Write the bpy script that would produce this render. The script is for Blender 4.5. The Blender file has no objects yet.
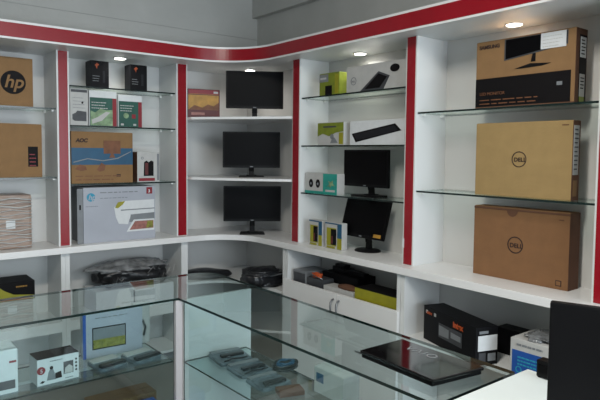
import bpy, bmesh, math, random
from mathutils import Vector, Matrix, noise
PI = math.pi
R = math.radians
sc = bpy.context.scene
COL = sc.collection
random.seed(7)

# ------------------------------------------------------------------ materials
def lin(c):
    return tuple(((v/255)/12.92 if v/255 <= .04045 else (((v/255)+.055)/1.055)**2.4) for v in c)

def mat(name, rgb, rough=.5, metal=0, var=.06, scale=8, bump=0, bscale=60, spec=.5, coat=0, emit=0, stretch=None):
    m = bpy.data.materials.new(name); m.use_nodes = True
    nt = m.node_tree; N = nt.nodes; L = nt.links
    b = N['Principled BSDF']
    b.inputs['Roughness'].default_value = rough
    b.inputs['Metallic'].default_value = metal
    b.inputs['Specular IOR Level'].default_value = spec
    b.inputs['Coat Weight'].default_value = coat
    b.inputs['Coat Roughness'].default_value = .08
    c = lin(rgb)
    tc = N.new('ShaderNodeTexCoord')
    mp = N.new('ShaderNodeMapping'); L.new(tc.outputs['Object'], mp.inputs['Vector'])
    if stretch: mp.inputs['Scale'].default_value = stretch
    nz = N.new('ShaderNodeTexNoise'); nz.inputs['Scale'].default_value = scale; nz.inputs['Detail'].default_value = 5
    L.new(mp.outputs[0], nz.inputs['Vector'])
    cr = N.new('ShaderNodeValToRGB')
    cr.color_ramp.elements[0].position = .3; cr.color_ramp.elements[1].position = .7
    cr.color_ramp.elements[0].color = tuple(v*(1-var) for v in c)+(1,)
    cr.color_ramp.elements[1].color = tuple(min(1, v*(1+var)) for v in c)+(1,)
    L.new(nz.outputs['Fac'], cr.inputs['Fac']); L.new(cr.outputs['Color'], b.inputs['Base Color'])
    if bump:
        n2 = N.new('ShaderNodeTexNoise'); n2.inputs['Scale'].default_value = bscale
        L.new(mp.outputs[0], n2.inputs['Vector'])
        bp = N.new('ShaderNodeBump'); bp.inputs['Strength'].default_value = bump; bp.inputs['Distance'].default_value = .01
        L.new(n2.outputs['Fac'], bp.inputs['Height']); L.new(bp.outputs['Normal'], b.inputs['Normal'])
    if emit:
        b.inputs['Emission Color'].default_value = c+(1,); b.inputs['Emission Strength'].default_value = emit
    return m

def glass_mat(name, tint, ior=1.6):
    m = bpy.data.materials.new(name); m.use_nodes = True
    nt = m.node_tree; N = nt.nodes; L = nt.links
    for n in list(N): N.remove(n)
    out = N.new('ShaderNodeOutputMaterial')
    tr = N.new('ShaderNodeBsdfTransparent'); tr.inputs[0].default_value = tint+(1,)
    gl = N.new('ShaderNodeBsdfGlossy'); gl.inputs['Roughness'].default_value = .015
    gl.inputs['Color'].default_value = (.93, 1, .97, 1)
    fr = N.new('ShaderNodeFresnel'); fr.inputs[0].default_value = ior
    ge = N.new('ShaderNodeNewGeometry')
    inv = N.new('ShaderNodeMath'); inv.operation = 'SUBTRACT'; inv.inputs[0].default_value = 1
    L.new(ge.outputs['Backfacing'], inv.inputs[1])
    mu = N.new('ShaderNodeMath'); mu.operation = 'MULTIPLY'
    L.new(fr.outputs[0], mu.inputs[0]); L.new(inv.outputs[0], mu.inputs[1])
    mx = N.new('ShaderNodeMixShader')
    L.new(mu.outputs[0], mx.inputs[0]); L.new(tr.outputs[0], mx.inputs[1]); L.new(gl.outputs[0], mx.inputs[2])
    L.new(mx.outputs[0], out.inputs['Surface'])
    return m

M = {}
M['white'] = mat('white_laminate', (212, 214, 214), .35, var=.02, scale=2)
M['white_edge'] = mat('white_edge_band', (222, 222, 222), .3, var=.02)
M['red'] = mat('red_gloss_laminate', (136, 7, 24), .25, var=.05, scale=6)
M['wall'] = mat('painted_wall', (176, 176, 172), .85, var=.06, scale=3, bump=.15, bscale=25)
M['ceiling'] = mat('ceiling_paint', (205, 205, 202), .9, var=.03)
M['floor'] = mat('floor_tile', (128, 124, 118), .35, var=.1, scale=3)
M['glass'] = glass_mat('clear_glass', (.93, .975, .96))
M['glass_counter'] = glass_mat('counter_glass', (.86, .93, .935), 1.62)
M['edge'] = mat('green_glass_edge', (14, 34, 32), .15, var=.15, scale=14)
M['black'] = mat('black_plastic', (12, 12, 14), .45, var=.1, spec=.15)
M['screen'] = mat('black_screen', (7, 7, 9), .4, var=.02, spec=.08)
M['gloss_black'] = mat('gloss_black_lid', (10, 9, 11), .07, var=.1, coat=.6)
M['blackcard'] = mat('black_carton_print', (12, 12, 15), .5, var=.12, spec=.15)
M['card'] = mat('brown_cardboard', (132, 100, 64), .8, var=.07, scale=14, bump=.1)
M['card_pale'] = mat('pale_cardboard', (150, 124, 80), .8, var=.06, scale=14, bump=.1)
M['card_dark'] = mat('dark_cardboard', (122, 86, 54), .8, var=.07, scale=14, bump=.1)
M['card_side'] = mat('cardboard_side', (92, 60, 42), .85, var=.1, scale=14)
M['ink'] = mat('dark_ink', (48, 30, 24), .7, var=.05)
M['ink_black'] = mat('black_ink', (15, 13, 15), .6, var=.05, spec=.15)
M['paper'] = mat('white_paper', (205, 208, 210), .7, var=.04, scale=30)
M['paper_dim'] = mat('grey_white_card', (178, 178, 176), .6, var=.06, scale=20)
M['grey'] = mat('grey_print', (118, 122, 126), .5, var=.1, scale=12)
M['dgrey'] = mat('dark_grey_print', (58, 60, 64), .5, var=.2, scale=20)
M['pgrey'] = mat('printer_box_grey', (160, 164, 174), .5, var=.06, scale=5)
M['teal'] = mat('teal_print', (34, 140, 128), .5, var=.12, scale=20)
M['hpblue'] = mat('round_logo_blue', (40, 138, 168), .5, var=.03)
M['blue'] = mat('blue_print', (20, 76, 108), .5, var=.12, scale=10)
M['dblue'] = mat('deep_blue_print', (24, 74, 150), .5, var=.1, scale=10)
M['green'] = mat('dark_green_print', (18, 76, 64), .5, var=.2, scale=14)
M['photo_green'] = mat('leafy_photo_print', (120, 146, 110), .5, var=.45, scale=26)
M['lime'] = mat('lime_print', (112, 124, 28), .5, var=.2, scale=22)
M['yellow'] = mat('yellow_print', (142, 138, 26), .5, var=.12, scale=16)
M['gold'] = mat('golden_sky_print', (168, 124, 44), .5, var=.28, scale=18)
M['crimson'] = mat('crimson_print', (128, 18, 32), .5, var=.1)
M['maroon'] = mat('maroon_print', (84, 24, 24), .5, var=.2, scale=15)
M['rose'] = mat('rose_print', (142, 92, 84), .5, var=.3, scale=30)
M['orange'] = mat('orange_print', (176, 74, 26), .5, var=.1)
M['brownprint'] = mat('brown_picture_print', (112, 70, 44), .6, var=.25, scale=20)
M['steel'] = mat('brushed_steel', (150, 152, 155), .3, metal=1, var=.08, scale=30)
M['grey_metal'] = mat('grey_metal', (135, 137, 140), .35, metal=.8, var=.1)
M['lamp'] = mat('lamp_diffuser', (255, 250, 240), .5, emit=9, var=0)
M['desk'] = mat('white_desk_laminate', (205, 214, 216), .4, var=.02)
M['bag'] = mat('black_nylon_bag', (24, 25, 29), .35, var=.5, scale=14, bump=.9, bscale=22)
M['bagfilm'] = mat('clear_wrinkled_film', (116, 118, 120), .16, var=.5, scale=16, bump=1, bscale=28)
M['cable'] = mat('dark_cable_rubber', (26, 28, 32), .35, var=.3)
M['wrap'] = mat('stretch_wrapped_paper', (150, 130, 118), .35, var=.32, scale=5, bump=.7, bscale=9, stretch=(.8, .8, 9))
M['side_dark'] = mat('charcoal_print', (30, 31, 35), .5, spec=.2)
M['olive'] = mat('olive_field_print', (120, 118, 44), .5, var=.4, scale=40)
M['post'] = mat('aluminium_post', (196, 192, 196), .35, metal=.15, var=.03)
M['backw'] = mat('back_panel_white', (200, 200, 198), .4, var=.02, scale=2)
M['parcel'] = mat('grey_plastic_pouch', (88, 100, 108), .3, var=.45, scale=18, bump=.6, bscale=24)

# ------------------------------------------------------------------ mesh helpers
def bx(bm, x0, x1, y0, y1, z0, z1, mi=0):
    v = [bm.verts.new(p) for p in ((x0,y0,z0),(x1,y0,z0),(x1,y1,z0),(x0,y1,z0),(x0,y0,z1),(x1,y0,z1),(x1,y1,z1),(x0,y1,z1))]
    for f in ((0,3,2,1),(4,5,6,7),(0,1,5,4),(1,2,6,5),(2,3,7,6),(3,0,4,7)):
        fc = bm.faces.new([v[i] for i in f]); fc.material_index = mi
    return v

def prism(bm, pts, z0, z1):
    """extrude a polygon lying in xy between two heights (counter-clockwise points)"""
    lo = [bm.verts.new((x, y, z0)) for x, y in pts]; hi = [bm.verts.new((x, y, z1)) for x, y in pts]
    n = len(pts)
    bm.faces.new(lo[::-1]); bm.faces.new(hi)
    for i in range(n):
        f = bm.faces.new((lo[i], lo[(i+1) % n], hi[(i+1) % n], hi[i])); f.material_index = 0

def tube(bm, pts, r, n=8):
    """round tube along points"""
    rings = []
    for i, p in enumerate(pts):
        p = Vector(p)
        a = Vector(pts[max(0, i-1)]); b = Vector(pts[min(len(pts)-1, i+1)])
        d = (b-a).normalized()
        up = Vector((0, 0, 1)) if abs(d.z) < .9 else Vector((1, 0, 0))
        s = d.cross(up).normalized(); t = s.cross(d)
        rings.append([bm.verts.new(p + s*r*math.cos(2*PI*k/n) + t*r*math.sin(2*PI*k/n)) for k in range(n)])
    for i in range(len(rings)-1):
        for k in range(n):
            bm.faces.new((rings[i][k], rings[i][(k+1) % n], rings[i+1][(k+1) % n], rings[i+1][k]))
    bm.faces.new(rings[0][::-1]); bm.faces.new(rings[-1])

def lathe(bm, prof, c=(0, 0, 0), n=24, sx=1, sy=1):
    rings = [[bm.verts.new((c[0]+r*sx*math.cos(2*PI*k/n), c[1]+r*sy*math.sin(2*PI*k/n), c[2]+z)) for k in range(n)] for r, z in prof]
    for i in range(len(rings)-1):
        for k in range(n):
            bm.faces.new((rings[i][k], rings[i][(k+1) % n], rings[i+1][(k+1) % n], rings[i+1][k]))
    bm.faces.new(rings[0][::-1]); bm.faces.new(rings[-1])

def disc_xz(bm, cx, cz, r, y0, y1, n=28, r_in=0):
    """disc or ring standing in the xz plane, facing -y"""
    o0 = [bm.verts.new((cx+r*math.cos(2*PI*k/n), y0, cz+r*math.sin(2*PI*k/n))) for k in range(n)]
    o1 = [bm.verts.new((v.co.x, y1, v.co.z)) for v in o0]
    if r_in:
        i0 = [bm.verts.new((cx+r_in*math.cos(2*PI*k/n), y0, cz+r_in*math.sin(2*PI*k/n))) for k in range(n)]
        i1 = [bm.verts.new((v.co.x, y1, v.co.z)) for v in i0]
        for k in range(n):
            j = (k+1) % n
            bm.faces.new((o0[k], o0[j], i0[j], i0[k])); bm.faces.new((o1[j], o1[k], i1[k], i1[j]))
            bm.faces.new((o0[j], o0[k], o1[k], o1[j])); bm.faces.new((i0[k], i0[j], i1[j], i1[k]))
    else:
        bm.faces.new(o0); bm.faces.new(o1[::-1])
        for k in range(n):
            j = (k+1) % n
            bm.faces.new((o0[j], o0[k], o1[k], o1[j]))

def obj(name, bm, m, parent=None, bevel=0, smooth=False, seg=2):
    bmesh.ops.recalc_face_normals(bm, faces=bm.faces[:])
    if bevel:
        bmesh.ops.bevel(bm, geom=bm.edges[:], offset=bevel, segments=seg, affect='EDGES', profile=.7)
    me = bpy.data.meshes.new(name); bm.to_mesh(me); bm.free()
    for k in (m if isinstance(m, (list, tuple)) else [m]): me.materials.append(k)
    if smooth:
        for p in me.polygons: p.use_smooth = True
    o = bpy.data.objects.new(name, me); COL.objects.link(o)
    if parent: o.parent = parent
    return o

def B(): return bmesh.new()
def bobj(name, dims, m, parent=None, bevel=0):
    bm = B(); bx(bm, *dims); return obj(name, bm, m, parent, bevel)

def tag(o, label, cat, group=None, kind=None):
    o['label'] = label; o['category'] = cat
    if group: o['group'] = group
    if kind: o['kind'] = kind
    return o
def thing(name, label, cat, loc=(0, 0, 0), rz=0, group=None):
    o = bpy.data.objects.new(name, None); COL.objects.link(o); o.empty_display_size = .05
    o.location = loc; o.rotation_euler = (0, 0, R(rz))
    return tag(o, label, cat, group)
def struct(name, bm, m, bevel=0):
    o = obj(name, bm, m, None, bevel); o['kind'] = 'structure'; return o

def lettering(name, s, size, m, parent, x, y, z, face='front', spacing=1, shear=0, depth=.0006, bold=0, tilt=0, align='LEFT'):
    cu = bpy.data.curves.new(name, 'FONT'); cu.body = s; cu.size = size; cu.extrude = depth
    cu.space_character = spacing; cu.shear = shear; cu.offset = bold; cu.align_x = align
    tmp = bpy.data.objects.new('tmp', cu); COL.objects.link(tmp)
    dg = bpy.context.evaluated_depsgraph_get(); dg.update()
    me = bpy.data.meshes.new_from_object(tmp.evaluated_get(dg)); me.name = name
    bpy.data.objects.remove(tmp); bpy.data.curves.remove(cu)
    if face == 'front': mx = Matrix.Rotation(PI/2, 4, 'X')
    elif face == 'right': mx = Matrix.Rotation(PI/2, 4, 'Z') @ Matrix.Rotation(PI/2, 4, 'X')
    elif face == 'left': mx = Matrix.Rotation(-PI/2, 4, 'Z') @ Matrix.Rotation(PI/2, 4, 'X')
    else: mx = Matrix.Identity(4)
    me.transform(Matrix.Translation((x, y, z)) @ mx @ Matrix.Rotation(tilt, 4, 'Z'))
    me.materials.clear(); me.materials.append(m)
    o = bpy.data.objects.new(name, me); COL.objects.link(o); o.parent = parent
    return o

# ------------------------------------------------------------------ dimensions (metres, eye height 1.6)
YW, XW = 4.40, 2.87            # back faces of the shelving
LED, LEDB = .95, .907          # ledge top and underside
SOF, TOP = 2.275, 2.382         # underside and top of the fascia
PY, PX = 4.08, 2.585           # upright faces along the left run and right run
XL, YR = -.25, .85             # ends of both runs

def arc(x0, y0, r, n=16, flip=False):
    """concave front curve from the left run (front at y0) to the right run (front at x0)"""
    return [(x0-r+r*math.sin(PI/2*i/n), y0-r+r*math.cos(PI/2*i/n)) for i in range(n+1)]

# ------------------------------------------------------------------ the room
bm = B(); bx(bm, -4, 3.14, 4.43, 4.58, 0, 3.15); struct('wall_back', bm, M['wall'])
bm = B(); bx(bm, 2.99, 3.14, -4, 4.43, 0, 3.15); struct('wall_right', bm, M['wall'])
bm = B(); bx(bm, -4, 3.14, -4, 4.58, -.1, 0); struct('floor', bm, M['floor'])
bm = B(); bx(bm, -4, 3.14, -4, 4.58, 3.15, 3.25); struct('ceiling', bm, M['ceiling'])
bm = B(); bx(bm, -4.15, -4, -4, 4.58, 0, 3.15); struct('wall_left', bm, M['wall'])
bm = B(); bx(bm, 2.935, 2.99, -4, 4.43, 2.81, 3.15); struct('trim_1', bm, M['wall'])
bm = B(); bx(bm, -4, 2.99, 4.426, 4.43, 2.62, 2.624); struct('trim_2', bm, mat('joint_line', (160, 160, 157), .9))

# ------------------------------------------------------------------ wall shelving
t = thing('back_panel', 'white panelling behind the shelves of the left run', 'panel', (0, 0, 0))
bobj('panel', (XL, XW, YW-.012, YW+.028, 0, TOP), M['backw'], t)
t = thing('back_panel', 'white panelling behind the glass shelves of the right run', 'panel', (0, 0, 0))
bobj('panel', (XW-.012, XW+.115, YR, YW-.012, 0, TOP), M['backw'], t)

# continuous ledge with the swept inside corner
bm = B()
front = arc(2.505, 4.016, .35)
pts = [(XL, 4.016)] + front + [(2.505, YR), (XW-.012, YR), (XW-.012, YW-.012), (XL, YW-.012)]
prism(bm, pts[::-1], LEDB, LED)
tag(obj('ledge', bm, M['white_edge'], None, .003), 'long white ledge with a swept corner carrying the lowest row of goods', 'shelf')

# canopy: soffit + curved fascia with red stripe
cano = thing('canopy', 'white canopy over the shelves with a curved red striped front', 'canopy', (0, 0, 0))
front = arc(2.455, 3.87, .42, 28)
pts = [(XL, 3.87)] + front + [(2.455, YR), (XW-.013, YR), (XW-.013, YW-.013), (XL, YW-.013)]
bm = B(); prism(bm, pts[::-1], SOF, TOP); obj('canopy_box', bm, M['white'], cano, 0)
def strip(off, z0, z1, th):
    r = .42
    def path(d):
        return [(XL, 3.87-d)] + arc(2.455-d, 3.87-d, r, 28) + [(2.455-d, YR)]
    a, b = path(off), path(off-th)
    bm = B()
    q = [[bm.verts.new((x, y, z)) for x, y in p] for p, z in ((a, z0), (a, z1), (b, z1), (b, z0))]
    for i in range(len(a)-1):
        for k in range(4):
            bm.faces.new((q[k][i], q[k][i+1], q[(k+1) % 4][i+1], q[(k+1) % 4][i]))
    bm.faces.new([q[k][0] for k in range(4)]); bm.faces.new([q[k][-1] for k in (3, 2, 1, 0)])
    return bm
obj('fascia_board', strip(.008, SOF, TOP+.004, .010), M['white_edge'], cano)
obj('red_stripe', strip(.010, SOF+.012, TOP-.010, .004), M['red'], cano)

# uprights: each a thick white panel with a red strip on its front edge
UP = 'red fronted shelf uprights'
def upright_left(x0, x1, label, m=.011):
    t = thing('shelf_upright', label, 'upright', ((x0+x1)/2, PY, LED), 0, UP)
    w = (x1-x0)/2
    bobj('side_board', (-w, w, 0, YW-.012-PY, 0, SOF-LED), M['white'], t, .0015)
    bobj('red_strip', (-w+m, w-m, -.003, 0, .004, SOF-LED-.002), M['red'], t)
    return t
def upright_right(y0, y1, label, m=.010):
    t = thing('shelf_upright', label, 'upright', (PX, (y0+y1)/2, LED), -90, UP)
    w = (y1-y0)/2
    bobj('side_board', (-w, w, 0, XW-.012-PX, 0, SOF-LED), M['white'], t, .0015)
    bobj('red_strip', (-w+m, w-m, -.003, 0, .004, SOF-LED-.002), M['red'], t)
    return t
upright_left(1.138, 1.220, 'red fronted shelf upright beside the wrapped parcel and the grey printer carton')
upright_left(2.014, 2.106, 'red fronted shelf upright left of the three corner monitors')
upright_right(3.280, 3.369, 'slim red fronted shelf upright right of the three corner monitors')
t = upright_right(2.205, 2.286, 'red fronted shelf upright with a chipped lower edge right of the tilted monitor')
bobj('chipped_patch', (-.0405, -.027, -.0045, -.0005, .10, .155), M['paper'], t)
upright_right(1.10, 1.182, 'red fronted shelf upright at the far right edge of the photo')
tag(bobj('end_board', (XL, XL+.02, PY, YW-.013, LED, SOF), M['white'], None),
    'white end board closing the left run of shelves', 'panel')

# glass shelves
def glass_shelf(label, dims, group, run):
    x0, x1, y0, y1, z = dims
    t = thing('glass_shelf', label, 'shelf', ((x0+x1)/2, (y0+y1)/2, z), 0, group)
    w, d = (x1-x0)/2, (y1-y0)/2
    bm = B(); bx(bm, -w, w, -d, d, -.010, 0)
    for f in bm.faces:
        n = f.normal if f.normal.length else f.normal
        f.normal_update()
        if abs(f.normal.z) < .5: f.material_index = 1
    obj('glass_pane', bm, [M['glass'], M['edge']], t)
    if run == 'L':
        for sx in (-1, 1):
            for sy in (-d+.04, d-.05):
                bobj('shelf_support', (sx*w-(.016 if sx > 0 else 0), sx*w+(0 if sx > 0 else .016), sy, sy+.014, -.022, -.009), M['white_edge'], t)
    else:
        for sy in (-1, 1):
            for sx in (-w+.04, w-.05):
                bobj('shelf_support', (sx, sx+.014, sy*d-(.016 if sy > 0 else 0), sy*d+(0 if sy > 0 else .016), -.022, -.009), M['white_edge'], t)
    return t
def gl(x0, x1, z, label): glass_shelf(label, (x0+.001, x1-.001, 4.10, YW-.013, z), 'glass shelves of the left run', 'L')
def gr(y0, y1, z, label): glass_shelf(label, (2.60, XW-.017, y0+.001, y1-.001, z), 'glass shelves of the right run', 'R')
A0, A1, B0, B1 = XL+.02, 1.138, 1.220, 2.014
zA = (1.889, 1.424); zB = (2.052, 1.780, 1.374); zC = (1.998, 1.657, 1.318); zD = (1.842, 1.391)
gl(A0, A1, zA[0], 'glass shelf under the brown carton with a round black logo')
gl(A0, A1, zA[1], 'glass shelf under the plain brown carton above the wrapped parcel')
gl(B0, B1, zB[0], 'glass shelf under the two small black boxes')
gl(B0, B1, zB[1], 'glass shelf under the two green software boxes')
gl(B0, B1, zB[2], 'glass shelf under the blue banded brown carton')
gr(2.286, 3.280, zC[0], 'glass shelf under the grey keyboard and mouse box')
gr(2.286, 3.280, zC[1], 'glass shelf under the white box picturing a black keyboard')
gr(2.286, 3.280, zC[2], 'glass shelf under the small upright monitor and teal speaker box')
gr(1.182, 2.205, zD[0], 'glass shelf under the carton picturing a monitor')
gr(1.182, 2.205, zD[1], 'glass shelf under the pale brown laptop carton')

# corner board shelves
def corner_shelf(z, label, bulge):
    a, b = Vector((2.107, 4.02)), Vector((2.586, 3.375))
    n = Vector((-(b-a).y, (b-a).x)).normalized(); n = -n if n.dot(Vector((-1, -1))) < 0 else n
    pts = [(2.107, YW-.013)]
    for i in range(13):
        s = i/12; p = a.lerp(b, s)+n*bulge*math.sin(PI*s)
        pts.append((p.x, p.y))
    pts += [(2.6, 3.371), (XW-.017, 3.371), (XW-.017, YW-.013)]
    bm = B(); prism(bm, pts, z-.018, z)
    tag(obj('corner_shelf', bm, M['white_edge']), label, 'shelf', 'corner board shelves')
corner_shelf(1.870, 'upper white corner board shelf under the topmost corner monitor', .0)
corner_shelf(1.408, 'middle white corner board shelf between the upper and lower corner monitors', .03)

# ------------------------------------------------------------------ base cabinets under the ledge
ZT = LEDB-.001
def base_cab(label, x0, x1, floor, th=.03):
    t = thing('base_cabinet', label, 'cabinet', (x0, 4.05, 0))
    w = x1-x0; d = YW-.013-4.05
    bobj('side_panel', (0, .028, 0, d, .06, ZT), M['white'], t)
    bobj('side_panel', (w-.028, w, 0, d, .06, ZT), M['white'], t)
    bobj('floor_board', (.028, w-.028, 0, d, floor-th, floor), M['white'], t)
    bobj('floor_board', (.028, w-.028, 0, d, .06, .08), M['white'], t)
    bobj('kickboard', (0, w, .03, .05, 0, .06), M['grey'], t)
    return t
base_cab('open white base cabinet holding the yellow and black box, left run', A0, 1.1695, .435, .07)
base_cab('open white base cabinet holding the film wrapped black bags, left run', 1.1705, 2.065, .435, .07)

t = thing('corner_cabinet', 'white corner base cabinet holding the bundle of black cables', 'cabinet', (0, 0, 0))
fr = arc(2.505, 4.05, .40)
bm = B(); prism(bm, ([(2.066, YW-.013), (2.066, 4.05)] + fr[1:] + [(2.52, 3.40), (XW-.02, 3.40), (XW-.02, YW-.013)]), .56, .58)
obj('floor_board', bm, M['white'], t)
bobj('floor_board', (2.092, 2.53, 4.06, YW-.013, .06, .08), M['white'], t)
bobj('side_panel', (2.066, 2.092, 4.052, YW-.013, .0, ZT), M['white'], t)
bobj('side_panel', (2.53, XW-.02, 3.372, 3.398, .0, ZT), M['white'], t)

def base_cab_r(label, y0, y1, floor, door):
    t = thing('base_cabinet', label, 'cabinet', (2.53, y1, 0), -90)
    w = y1-y0; d = XW-.02-2.53
    bobj('side_panel', (0, .028, 0, d, .0, ZT), M['white'], t)
    bobj('side_panel', (w-.028, w, 0, d, .0, ZT), M['white'], t)
    bobj('floor_board', (.028, w-.028, 0, d, floor-.02, floor), M['white'], t)
    bobj('floor_board', (.028, w-.028, 0, d, .06, .08), M['white'], t)
    if door:
        for i in (0, 1):
            xm = w/2+.03; xa = .002 if i == 0 else xm+.002; xb = xm-.002 if i == 0 else w-.002
            dr = bobj('door', (xa, xb, -.024, -.002, .04, .684), M['white_edge'], t, .002)
            hx = xm-.028 if i == 0 else xm+.028
            bm = B()
            tube(bm, [(hx, -.024, .645), (hx, -.040, .642), (hx, -.052, .625), (hx, -.054, .60), (hx, -.052, .575), (hx, -.040, .558), (hx, -.024, .555)], .0055)
            obj('handle', bm, M['grey_metal'], dr, smooth=True)
    return t
base_cab_r('white base cabinet with two doors and curved metal handles, right run', 2.247, 3.366, .62, True)
base_cab_r('open white base cabinet holding the black carton and the blue box', 1.14, 2.243, .54, False)

# ------------------------------------------------------------------ downlights
def downlight(x, y, label):
    t = thing('downlight', label, 'ceiling light', (x, y, SOF), 0, 'downlights in the canopy')
    bm = B(); lathe(bm, [(.040, -.001), (.047, -.003), (.047, -.006), (.037, -.006), (.037, -.002)], n=32); obj('rim', bm, M['white_edge'], t, smooth=True)
    bm = B(); lathe(bm, [(.037, -.008), (.037, -.002)], n=32); obj('diffuser', bm, M['lamp'], t)
    la = bpy.data.lights.new('downlight_lamp', 'AREA'); la.shape = 'DISK'; la.size = .09; la.energy = .6; la.color = (1, .96, .88); la.spread = R(150)
    lo = bpy.data.objects.new('downlight_lamp', la); COL.objects.link(lo); lo.location = (0, 0, -.014); lo.parent = t
downlight(1.592, 4.125, 'round lit downlight above the two small black boxes')
downlight(2.63, 4.0, 'round lit downlight above the topmost corner monitor')
downlight(2.75, 2.84, 'round lit downlight above the grey keyboard box')
downlight(2.73, 1.69, 'round lit downlight above the carton picturing a monitor')

# ------------------------------------------------------------------ cartons
T = .0012
class Carton:
    def __init__(s, name, label, loc, run, w, d, h, m, cat='box', group=None, rz=0, body='carton', bevel=.0025, lid=True, seam=None):
        base = {'L': 0, 'R': -90, 'C': 0}[run]
        s.t = thing(name, label, cat, loc, base+rz, group); s.w, s.d, s.h = w, d, h
        s.body = bobj(body, (-w/2, w/2, 0, d, 0, h), m, s.t, bevel)
        if lid:       # closed top flaps meeting along a taped seam
            bobj('top_flap', (-w/2+.003, w/2-.003, .004, d/2-.001, h, h+.0018), m, s.t)
            bobj('top_flap', (-w/2+.003, w/2-.003, d/2+.001, d-.004, h, h+.0018), m, s.t)
    def p(s, x, z, w, h, m, name='printed_panel', lift=0, face='front'):
        """rectangle on a face, given as fractions from that face's lower left"""
        a = -T-lift*.0006
        if face == 'front': dm = (-s.w/2+x*s.w, -s.w/2+(x+w)*s.w, a, .0, z*s.h, (z+h)*s.h)
        elif face == 'right': dm = (s.w/2, s.w/2-a, x*s.d, (x+w)*s.d, z*s.h, (z+h)*s.h)
        elif face == 'left': dm = (-s.w/2+a, -s.w/2, s.d-(x+w)*s.d, s.d-x*s.d, z*s.h, (z+h)*s.h)
        else: dm = (-s.w/2+x*s.w, -s.w/2+(x+w)*s.w, z*s.d, (z+h)*s.d, s.h+.0018, s.h+.0018-a)
        return bobj(name, dm, m, s.t)
    def poly(s, pts, m, name='printed_picture', lift=1):
        bm = B(); y = -T-lift*.0006
        lo = [bm.verts.new((-s.w/2+u*s.w, y, v*s.h)) for u, v in pts]; hi = [bm.verts.new((q.co.x, -.0002, q.co.z)) for q in lo]
        bm.faces.new(lo); bm.faces.new(hi[::-1]); n = len(lo)
        for i in range(n): bm.faces.new((lo[(i+1) % n], lo[i], hi[i], hi[(i+1) % n]))
        return obj(name, bm, m, s.t)
    def disc(s, x, z, r, m, name='round_logo', lift=1, rin=0):
        bm = B(); disc_xz(bm, -s.w/2+x*s.w, z*s.h, r, -T-lift*.0006, -.0002, r_in=rin); return obj(name, bm, m, s.t)
    def text(s, txt, x, z, size, m, lift=2, face='front', **k):
        if face == 'front': return lettering('lettering', txt, size, m, s.t, -s.w/2+x*s.w, -T-lift*.0006, z*s.h, **k)
        if face == 'right': return lettering('lettering', txt, size, m, s.t, s.w/2+T+lift*.0006, x*s.d, z*s.h, face='right', **k)
    def lines(s, x, z, w, n, dz, m, hgt=.012, lift=1, seed=0, face='front'):
        """rows of small print as one part"""
        rnd = random.Random(seed); bm = B(); y = -T-lift*.0006
        for i in range(n):
            u = x
            end = x+w*rnd.uniform(.75, 1)
            while u < end:
                l = w*rnd.uniform(.06, .18)
                if face == 'front': bx(bm, -s.w/2+u*s.w, -s.w/2+min(u+l, end)*s.w, y, -.0002, (z-i*dz)*s.h, (z-i*dz+hgt)*s.h)
                else: bx(bm, s.w/2+.0002, s.w/2-y, u*s.d, min(u+l, end)*s.d, (z-i*dz)*s.h, (z-i*dz+hgt)*s.h)
                u += l+w*.03
        return obj('small_print', bm, m, s.t)

# left bay
c = Carton('cardboard_box', 'brown carton with a round black logo, top left shelf', (.805, 4.14, zA[0]), 'L', .40, .22, .316, M['card'])
c.disc(.70, .49, .076, M['ink_black'])
c.text('hp', .56, .385, .115, M['card'], lift=3, shear=.25, bold=.002)
c = Carton('cardboard_box', 'plain brown carton with a small black label at its lower right corner', (.835, 4.14, zA[1]), 'L', .44, .2, .352, M['card'])
c.p(.80, .20, .14, .38, M['ink_black'], 'label_sticker'); c.lines(.82, .42, .10, 4, .07, M['crimson'], .02, lift=2, seed=1)
c = Carton('wrapped_parcel', 'rectangular parcel in brown and white stretch film with a small white label', (.785, 4.14, LED), 'L', .40, .2, .36, M['wrap'], 'parcel', lid=False, bevel=.02, body='wrapping')
c.p(.60, .38, .14, .15, M['paper'], 'address_label')
rnd = random.Random(3)
bm = B()
for i in range(13):
    z = .02+i*.026; pts = [(-.199+.398*k/14, -.003-.004*abs(math.sin(k*1.7+i)), z+.006*math.sin(k*.9+i*2)) for k in range(15)]
    tube(bm, pts, rnd.uniform(.002, .005), 5)
obj('film_ridges', bm, M['paper_dim'], c.t, smooth=True)

# middle bay, top row
for i, (x, lab) in enumerate(((1.451, 'small black box with an orange mark, nearer the red upright on the left'), (1.739, 'small black box with an orange mark, under the downlight on the right'))):
    c = Carton('black_box', lab, (x, 4.14, zB[0]), 'L', .130, .11, .188, M['blackcard'], group='small black boxes on the top left shelf')
    c.poly([(.22, .84), (.34, .92), (.46, .86), (.36, .80), (.34, .70), (.28, .80)], M['orange'])
    c.p(.66, .2, .12, .45, M['side_dark'], 'printed_picture'); c.lines(.1, .42, .4, 3, .09, M['grey'], .02, seed=i)
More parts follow.
